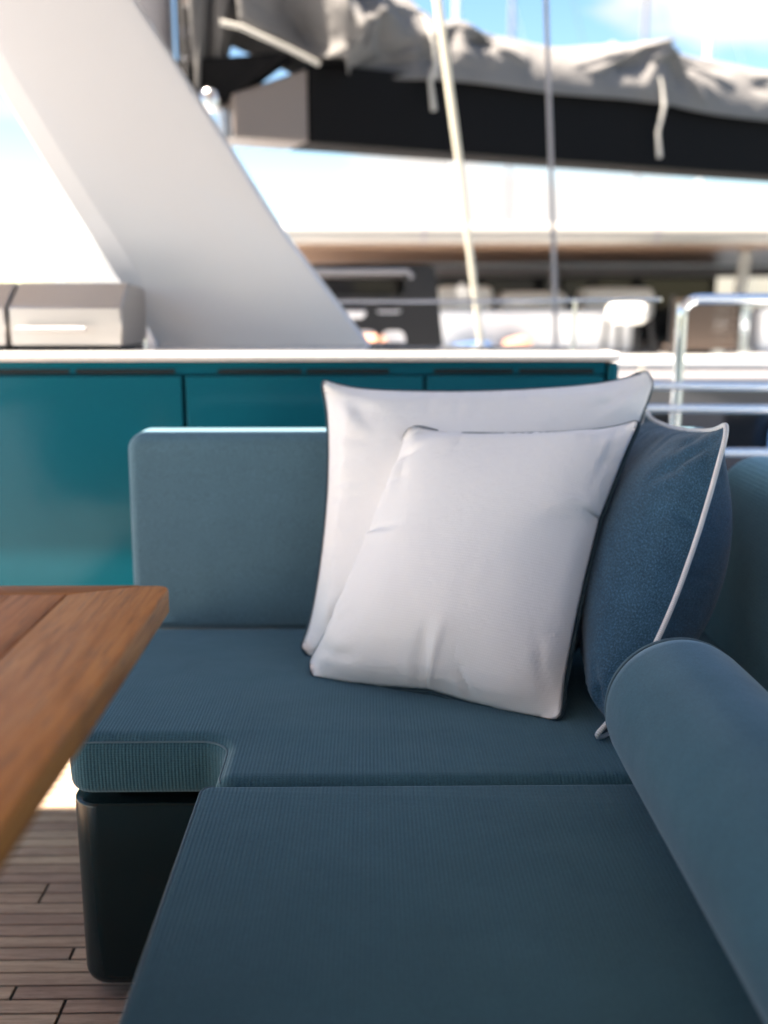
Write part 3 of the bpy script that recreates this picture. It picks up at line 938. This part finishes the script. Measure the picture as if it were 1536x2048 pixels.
bmn = empty('boom', (0, 4.6, 1.75), 'long black carbon boom with a bronze grey inboard end', 'boom')
A = Vector((-0.616, 4.5)); Bp = Vector((3.6, 6.51))
dirv = (Bp - A).normalized(); nv = Vector((dirv.y, -dirv.x))      # nv points to the camera side
def bp(s, n, z): q = A + dirv * s + nv * n; return (q.x, q.y, z)
Lb = (Bp - A).length
def boom_z(s): return 1.758 + 0.0028 * s
bw = 0.13
def boom_piece(s0, s1, zt0, zt1, w):
    return hexa([bp(s0, w, boom_z(s0)), bp(s1, w, boom_z(s1)), bp(s1, -w, boom_z(s1)), bp(s0, -w, boom_z(s0)),
                 bp(s0, w, zt0), bp(s1, w, zt1), bp(s1, -w, zt1), bp(s0, -w, zt0)], 0.012)
put('boom_body', boom_piece(0.34, Lb, 2.085, 2.11, bw), bmn, M['carbon'])
put('end_casting', boom_piece(0.0, 0.335, 1.93, 2.06, bw * 0.97), bmn, M['boom_end'])
put('end_casting', boom_piece(3.32, 3.55, 2.105, 2.105, bw * 1.04), bmn, M['boom_end'])

# sail cover: heavy canvas draped over the stacked sail
def ridge(s):
    pts = [(-0.35, 3.05), (-0.1, 3.0), (0.2, 2.95), (0.5, 2.72), (0.80, 2.42), (1.05, 2.33), (1.35, 2.315), (1.65, 2.30), (1.95, 2.335), (2.22, 2.375), (2.35, 2.37), (2.6, 2.345), (3.2, 2.315), (4.7, 2.30)]
    for (a, b), (c, d) in zip(pts[:-1], pts[1:]):
        if s <= c:
            t = max(0, (s - a) / (c - a)); t = t * t * (3 - 2 * t)
            return b + (d - b) * t
    return pts[-1][1]
creases = []   # (s, height fraction) start -> end, amplitude, width
rc = random.Random(11)
for anchor in ((1.08, 1.0), (2.22, 0.95), (3.4, 1.0)):
    for k in range(9):
        ang = math.radians(-80 + 160 * k / 8 + rc.uniform(-6, 6))
        creases.append((anchor[0], anchor[1], anchor[0] + math.sin(ang) * rc.uniform(0.35, 0.7), anchor[1] - abs(math.cos(ang)) * rc.uniform(0.7, 1.1), rc.uniform(0.02, 0.045) * rc.choice((1, 1, -1)), rc.uniform(0.025, 0.05)))
for anchor in ((0.42, 0.02), (0.55, 0.03)):
    for k in range(7):
        ang = math.radians(-70 + 140 * k / 6 + rc.uniform(-6, 6))
        creases.append((anchor[0], anchor[1], anchor[0] + math.sin(ang) * 0.5, anchor[1] + math.cos(ang) * rc.uniform(0.5, 1.0), rc.uniform(0.03, 0.06) * rc.choice((1, -1)), rc.uniform(0.03, 0.06)))
for k in range(26):
    s0 = rc.uniform(0.0, 4.5); h0 = rc.uniform(0.1, 0.9)
    creases.append((s0, h0, s0 + rc.uniform(-0.35, 0.35), h0 + rc.uniform(-0.4, 0.4), rc.uniform(-0.03, 0.03), rc.uniform(0.03, 0.07)))
def disp(s, h):
    d = 0.0
    for (s0, h0, s1, h1, a, w) in creases:
        dx, dy = s1 - s0, (h1 - h0) * 0.45
        L2 = dx * dx + dy * dy
        px, py = s - s0, (h - h0) * 0.45
        t = min(max((px * dx + py * dy) / L2, 0), 1)
        q = math.hypot(px - t * dx, py - t * dy)
        if q < 3 * w: d += 2.3 * a * math.exp(-q / w) * (1 - t) ** 0.5
    return d
vs, fs = [], []
ns, nh = 230, 30
def hem(s):
    # lower hem: lifts clear of the boom at the mast end
    t = min(max((0.50 - s) / 0.42, 0), 1)
    return 2.055 + 0.003 * s + 0.13 * t
for i in range(ns):
    s = 0.02 + (Lb - 0.05) * i / (ns - 1)
    zr = ridge(s); zl = hem(s) + 0.004 * math.sin(s * 7.0) - 0.030 * max(0, math.sin((s - 2.3) * 2.4)) * (s > 2.3)
    sec = []
    for j in range(nh):
        h = j / (nh - 1)
        n = 0.155 * (1 - h ** 2.4) + 0.02 + disp(s, h) * (0.3 + 0.7 * min(1, (1 - h) * 4))
        z = zl + (zr - zl) * (h ** 0.9) + 0.08 * disp(s + 0.2, h)
        sec.append(bp(s, n, z))
    for j in range(nh - 2, -1, -1):
        h = j / (nh - 1)
        n = -(0.155 * (1 - h ** 2.4) + 0.02 + disp(s + 7.3, h) * (1 - h))
        z = zl + (zr - zl) * (h ** 0.9)
        sec.append(bp(s, n, z))
    vs += sec
m2 = 2 * nh - 1
for i in range(ns - 1):
    for j in range(m2 - 1):
        a = i * m2 + j
        fs.append((a, a + m2, a + m2 + 1, a + 1))
cov = empty('sail_cover', (0.5, 5.0, 2.1), 'crumpled light grey canvas sail cover lying along the top of the boom', 'sail cover')
cv = put('canvas', pmesh(vs, fs, True, None), cov, M['canvas'])
md = cv.modifiers.new('thick', 'SOLIDIFY'); md.thickness = 0.004; md.offset = 0
# canvas wing wrapping the mast front
vs, fs = [], []
for i in range(26):
    u = i / 25
    for j in range(26):
        v = j / 25
        x = -0.80 + 0.42 * u * (0.25 + 0.75 * v) + 0.05 * (1 - v)
        z = 1.93 + v * 1.15 - 0.02 * u
        yq = 4.38 + 0.15 * u + 0.045 * math.sin(u * 13 + v * 3) + 0.02 * math.sin(u * 29 - v * 5)
        vs.append((x, yq, z))
for i in range(25):
    for j in range(25):
        a = i * 26 + j
        fs.append((a, a + 26, a + 27, a + 1))
cw = put('canvas', pmesh(vs, fs, True, None), cov, M['canvas'])
md = cw.modifiers.new('thick', 'SOLIDIFY'); md.thickness = 0.006; md.offset = 0
put('hem_tube', tube([bp(-0.06, 0.17, 2.185), bp(0.02, 0.19, 2.172), bp(0.20, 0.20, 2.115), bp(0.36, 0.19, 2.065)], 0.011, 8), cov, M['canvas_edge'])
# hanging tie straps
for s, z0, z1 in ((0.90, 2.36, 1.92), (2.20, 2.36, 1.80)):
    pts = [bp(s, 0.05, z0 + 0.02), bp(s, 0.12, z0 - 0.04), bp(s, 0.205, (z0 + z1) / 2 + 0.06), bp(s + 0.012, 0.215, (z0 + z1) / 2 - 0.03), bp(s - 0.02, 0.215, z1 + 0.12), bp(s, 0.215, z1)]
    put('tie_strap', tube(pts, 0.01, 8, radii=[0.003, 0.004, 0.006, 0.012, 0.010, 0.013]), cov, M['canvas_edge'])

# stays and rope
st = put('steel_stay', tube([(0.655, 4.1, 3.4), (0.675, 4.1, 2.212), (0.745, 4.1, 1.15), (0.775, 4.1, 0.62)], 0.0095, 10), None, M['grey'])
tag(st, 'thin dark steel stay crossing in front of the boom, right of the cream rope', 'stay')
rp_ = put('rope', tube([(0.10, 4.18, 3.3), (0.268, 4.2, 2.238), (0.37, 4.22, 1.60), (0.447, 4.24, 1.06), (0.51, 4.26, 0.62)], 0.017, 10, radii=[0.018, 0.018, 0.015, 0.013, 0.013]), None, M['offwhite'])
tag(rp_, 'thick cream rope running down in front of the boom and sail cover', 'rope')

# ------------------------------------------------------------------ neighbouring yacht
ny_ = empty('motor_yacht', (1.5, 9.0, -1.3), 'white motor yacht moored alongside, hard top with brown underside above dark windows', 'yacht')
put('hardtop_roof', box(-1.28, 7.0, 7.02, 12.5, 1.486, 1.575, 0.03, 4), ny_, M['fascia'])
put('edge_spar', tube([(-1.3, 6.96, 1.545), (2.0, 6.96, 1.545), (7.0, 6.96, 1.53)], 0.068, 20), ny_, M['spar'])
for xs_ in (0.35, 1.92, 3.6):
    put('spar_collar', tube([(xs_, 6.96, 1.545), (xs_ + 0.03, 6.96, 1.545)], 0.072, 20), ny_, M['grey'])
put('soffit', box(-1.28, 6.9, 7.12, 10.2, 1.462, 1.484), ny_, M['soffit'])
put('beam', box(-1.28, 6.9, 9.9, 10.1, 1.335, 1.44, 0.015), ny_, M['grey'])
put('cabin_wall', box(-1.28, 3.55, 10.4, 10.5, 0.4, 1.46), ny_, M['black'])
for k in range(6):
    x0 = -1.28 + k * 0.8
    put('window', box(x0 + 0.05, x0 + 0.75, 10.36, 10.39, 0.75, 1.36, 0.004, 1), ny_, M['glass'])
put('roof_post', tube([(2.78, 7.75, 0.7), (2.86, 7.75, 1.47)], 0.045, 12), ny_, M['white_cush'])
put('roof_post', tube([(1.80, 9.9, 0.7), (1.80, 9.9, 1.47)], 0.05, 12), ny_, M['grey'])
hull = box(-5.0, 9.0, 6.55, 13.0, -1.6, 0.66, 0.05)
put('hull', hull, ny_, M['hullpaint'])
put('side_deck', box(-5.0, 9.0, 6.50, 13.05, 0.662, 0.74, 0.03), ny_, M['gel'])
put('rubbing_strake', tube([(-5, 6.50, 0.60), (9, 6.50, 0.60)], 0.045, 12), ny_, M['grey'])
put('coaming', box(-2.2, 1.86, 7.10, 7.35, 0.742, 1.035, 0.04), ny_, M['gel'])
put('coaming', box(2.75, 7.0, 7.10, 7.35, 0.742, 1.06, 0.04), ny_, M['gel'])
for k, x0 in enumerate((1.15, 2.35, 3.5)):
    put('hull_window', box(x0, x0 + 0.85, 6.535, 6.548, 0.10, 0.40, 0.004, 1), ny_, M['glass'])
for x0, w, h, yy in ((0.50, 0.42, 0.16, 7.55), (0.98, 0.5, 0.12, 7.6), (1.62, 0.55, 0.15, 7.7), (-1.2, 0.6, 0.1, 7.6)):
    put('cockpit_cushion', box(x0, x0 + w, yy, yy + 0.3, 0.95, 1.05 + h, 0.055, 4), ny_, M['white_cush'])
# things lying on its cockpit
def blob(cx, cy, cz, rx, ry, rz, seed):
    bm = bmesh.new(); bmesh.ops.create_icosphere(bm, subdivisions=3, radius=1)
    r = random.Random(seed); ph = [r.uniform(0, 6) for _ in range(6)]
    for v in bm.verts:
        d = 1 + 0.16 * math.sin(v.co.x * 4 + ph[0]) + 0.12 * math.sin(v.co.y * 5 + ph[1]) + 0.10 * math.sin(v.co.z * 6 + ph[2])
        v.co = Vector((cx + v.co.x * rx * d, cy + v.co.y * ry * d, cz + max(v.co.z, -0.5) * rz * d))
    me = bpy.data.meshes.new("m"); bm.to_mesh(me); bm.free(); me.shade_smooth(); return me
for i, (x, y, z, rx, rz, mt, lb) in enumerate([(0.02, 6.95, 0.80, 0.10, 0.075, 'peach', 'peach towel bundle seen through the black seat frame'),
                                 (1.02, 6.95, 0.80, 0.12, 0.06, 'peach', 'peach towel bundle right of the cream rope on the next deck'),
                                 (0.72, 6.93, 0.79, 0.13, 0.04, 'blue', 'folded blue cloth on the next deck beside the cream rope foot')]):
    o = put('towel', blob(x, y, z, rx, 0.08, rz, i), None, M[mt]); tag(o, lb, 'towel')
lamp = empty('deck_light', (0.66, 7.22, 1.035), 'small round white lamp on the next yacht just left of the rope', 'lamp')
put('globe', blob(0.66, 7.22, 1.17, 0.045, 0.045, 0.045, 9), lamp, M['white_cush'])
put('stem', tube([(0.66, 7.22, 1.03), (0.66, 7.22, 1.14)], 0.012, 10), lamp, M['white_cush'])

# black seat frame with openings
hs = empty('helm_seat', (0.05, 4.85, 0.7), 'black moulded seat back with rounded openings, right of the pillar foot', 'seat')
def frame_with_holes():
    bm = bmesh.new()
    outer = [(-0.30, 0.80), (0.36, 0.80), (0.31, 1.245), (0.28, 1.26), (-0.32, 1.26)]
    holes = [round_poly([(-0.125, 0.865), (0.035, 0.865), (0.035, 0.955), (-0.125, 0.955)][::1], 0.038, 6),
             round_poly([(0.055, 0.865), (0.175, 0.865), (0.165, 0.955), (0.055, 0.955)], 0.038, 6),
             round_poly([(-0.185, 1.01), (0.0, 1.01), (-0.04, 1.09), (-0.20, 1.09)], 0.030, 6),
             round_poly([(0.03, 1.035), (0.155, 1.035), (0.15, 1.09), (0.03, 1.09)], 0.022, 6),
             round_poly([(-0.25, 1.12), (0.17, 1.12), (0.17, 1.215), (-0.26, 1.215)], 0.025, 6)]
    loops = [[Vector(p) for p in outer]] + holes
    edges = []
    for lp in loops:
        vv = [bm.verts.new((p[0], 0, p[1])) for p in lp]
        for i in range(len(vv)): edges.append(bm.edges.new((vv[i], vv[(i + 1) % len(vv)])))
    bmesh.ops.triangle_fill(bm, use_beauty=True, use_dissolve=False, edges=edges)
    r = bmesh.ops.extrude_face_region(bm, geom=bm.faces[:])
    for v in [g for g in r['geom'] if isinstance(g, bmesh.types.BMVert)]: v.co.y += 0.05
    bmesh.ops.recalc_face_normals(bm, faces=bm.faces[:])
    for v in bm.verts: v.co.y += 4.8
    me = bpy.data.meshes.new("m"); bm.to_mesh(me); bm.free(); return me
put('seat_back', frame_with_holes(), hs, M['black'])
put('head_bar', tube([(-0.27, 4.79, 1.20), (-0.25, 4.78, 1.228), (0.18, 4.78, 1.228), (0.20, 4.79, 1.20)], 0.013, 10), hs, M['grey'])
put('seat_pad', box(-0.28, 0.32, 4.86, 5.2, 0.70, 0.79, 0.03), hs, M['black'])
put('pedestal', tube([(0.02, 5.0, 0.61), (0.02, 5.0, 0.71)], 0.06, 16), hs, M['black'])

# chairs on the neighbour's side deck
def slat_chair(cx, cy, zf, label):
    e = empty('deck_chair', (cx, cy, zf), label, 'chair')
    w = 0.215
    for k in range(6):
        z = zf + 0.055 + 0.052 * k
        put('slat', hexa([(cx - w, cy, z), (cx + w, cy, z), (cx + w, cy + 0.014, z), (cx - w, cy + 0.014, z),
                          (cx - w, cy + 0.006, z + 0.050), (cx + w, cy + 0.006, z + 0.050), (cx + w, cy + 0.02, z + 0.050), (cx - w, cy + 0.02, z + 0.050)]), e, M['brown_fab'])
    for sx in (-1, 1):
        put('frame', tube([(cx + sx * (w + 0.012), cy + 0.02, zf + 0.005), (cx + sx * (w + 0.012), cy + 0.02, zf + 0.39)], 0.012, 10), e, M['black'])
    put('seat', box(cx - w, cx + w, cy + 0.03, cy + 0.42, zf + 0.03, zf + 0.055, 0.006), e, M['brown_fab'])
    return e
slat_chair(2.245, 6.72, 0.745, 'brown slatted deck chair back seen behind the guard rail corner')
tc_ = empty('tub_chair', (1.72, 6.75, 0.745), 'white tub chair with dark legs left of the guard rail post', 'chair')
put('shell', box(1.62, 1.86, 6.72, 6.98, 0.95, 1.08, 0.05, 4), tc_, M['white_cush'])
for sx, dx in ((1.60, -0.03), (1.68, 0.0), (1.80, 0.0), (1.89, 0.03)):
    put('leg', tube([(sx + dx, 6.78, 0.746), (sx, 6.8, 0.98)], 0.014, 8), tc_, M['black'])
# fenders hanging on the aubergine hull
for k, (x, c) in enumerate(((1.75, 'fender'), (2.72, 'blue'), (3.4, 'fender'))):
    e = empty('fender', (x, 6.42, 0.30), ['dark fender hanging on the next hull behind the rail post', 'blue fender hanging on the next hull right of the dark one', 'dark fender hanging on the next hull outside the rail end'][k], 'fender', 'fenders along the next hull')
    put('fender_body', tube([(x, 6.40, -0.35), (x, 6.40, -0.30), (x, 6.40, -0.2), (x, 6.40, 0.25), (x, 6.40, 0.35), (x, 6.40, 0.40)], 0.1, 16, radii=[0.02, 0.08, 0.11, 0.11, 0.08, 0.02]), e, M[c])
    put('line', tube([(x, 6.40, 0.40), (x, 6.44, 0.70)], 0.008, 6), e, M['offwhite'])

# far sailing boats whose masts stand against the sky
def sailboat(x, y, h, label, mm):
    e = empty('sailing_boat', (x, y, -1.3), label, 'sailing boat', 'sailing boats moored far off')
    vs = []
    n = 13
    for i in range(n):
        t = i / (n - 1)
        b = 1.7 * math.sin(math.pi * (0.12 + 0.88 * t)) ** 0.6 if t < 1 else 0.02
        xx_ = x - 6 + 12 * t
        vs += [(xx_, y - b, 0.1), (xx_, y - b * 0.75, -1.3), (xx_, y + b * 0.75, -1.3), (xx_, y + b, 0.1)]
    fs = []
    for i in range(n - 1):
        for k in range(4):
            k2 = (k + 1) % 4
            fs.append((i * 4 + k, i * 4 + k2, i * 4 + 4 + k2, i * 4 + 4 + k))
    fs += [(0, 1, 2, 3), tuple(4 * (n - 1) + k for k in (3, 2, 1, 0))]
    put('hull', pmesh(vs, fs, True, 30), e, M['sailboat_white'])
    put('coachroof', box(x - 2.5, x + 2.2, y - 0.9, y + 0.9, 0.1, 0.5, 0.1), e, M['sailboat_white'])
    put('mast', tube([(x, y, 0.4), (x, y, h)], 0.10, 10), e, M[mm])
    put('boom', tube([(x, y, 1.6), (x - 4.2, y, 1.55)], 0.09, 8), e, M[mm])
    put('spreader', tube([(x, y - 0.8, h * 0.55), (x, y + 0.8, h * 0.55)], 0.04, 6), e, M[mm])
    put('forestay', tube([(x + 6, y, 0.1), (x, y, h)], 0.015, 5), e, M[mm])
for (px, y, h, lb, mm) in [(3.1, 38, 17, 'far sailing boat whose pale mast shows under the boom beside the rope', 'sailboat_white'),
                         (5.6, 42, 21, 'far sailing boat whose blue grey mast rises left of the steel stay', 'grey'),
                         (11.6, 45, 15, 'far sailing boat whose mast shows below the second tie strap', 'grey'),
                         (15.3, 48, 16, 'far sailing boat whose pale mast shows at the right under the boom', 'sailboat_white'),
                         (-16.5, 55, 12, 'far sailing boat hidden beyond the grill at the left', 'sailboat_white')]:
    sailboat(px, y, h, lb, mm)
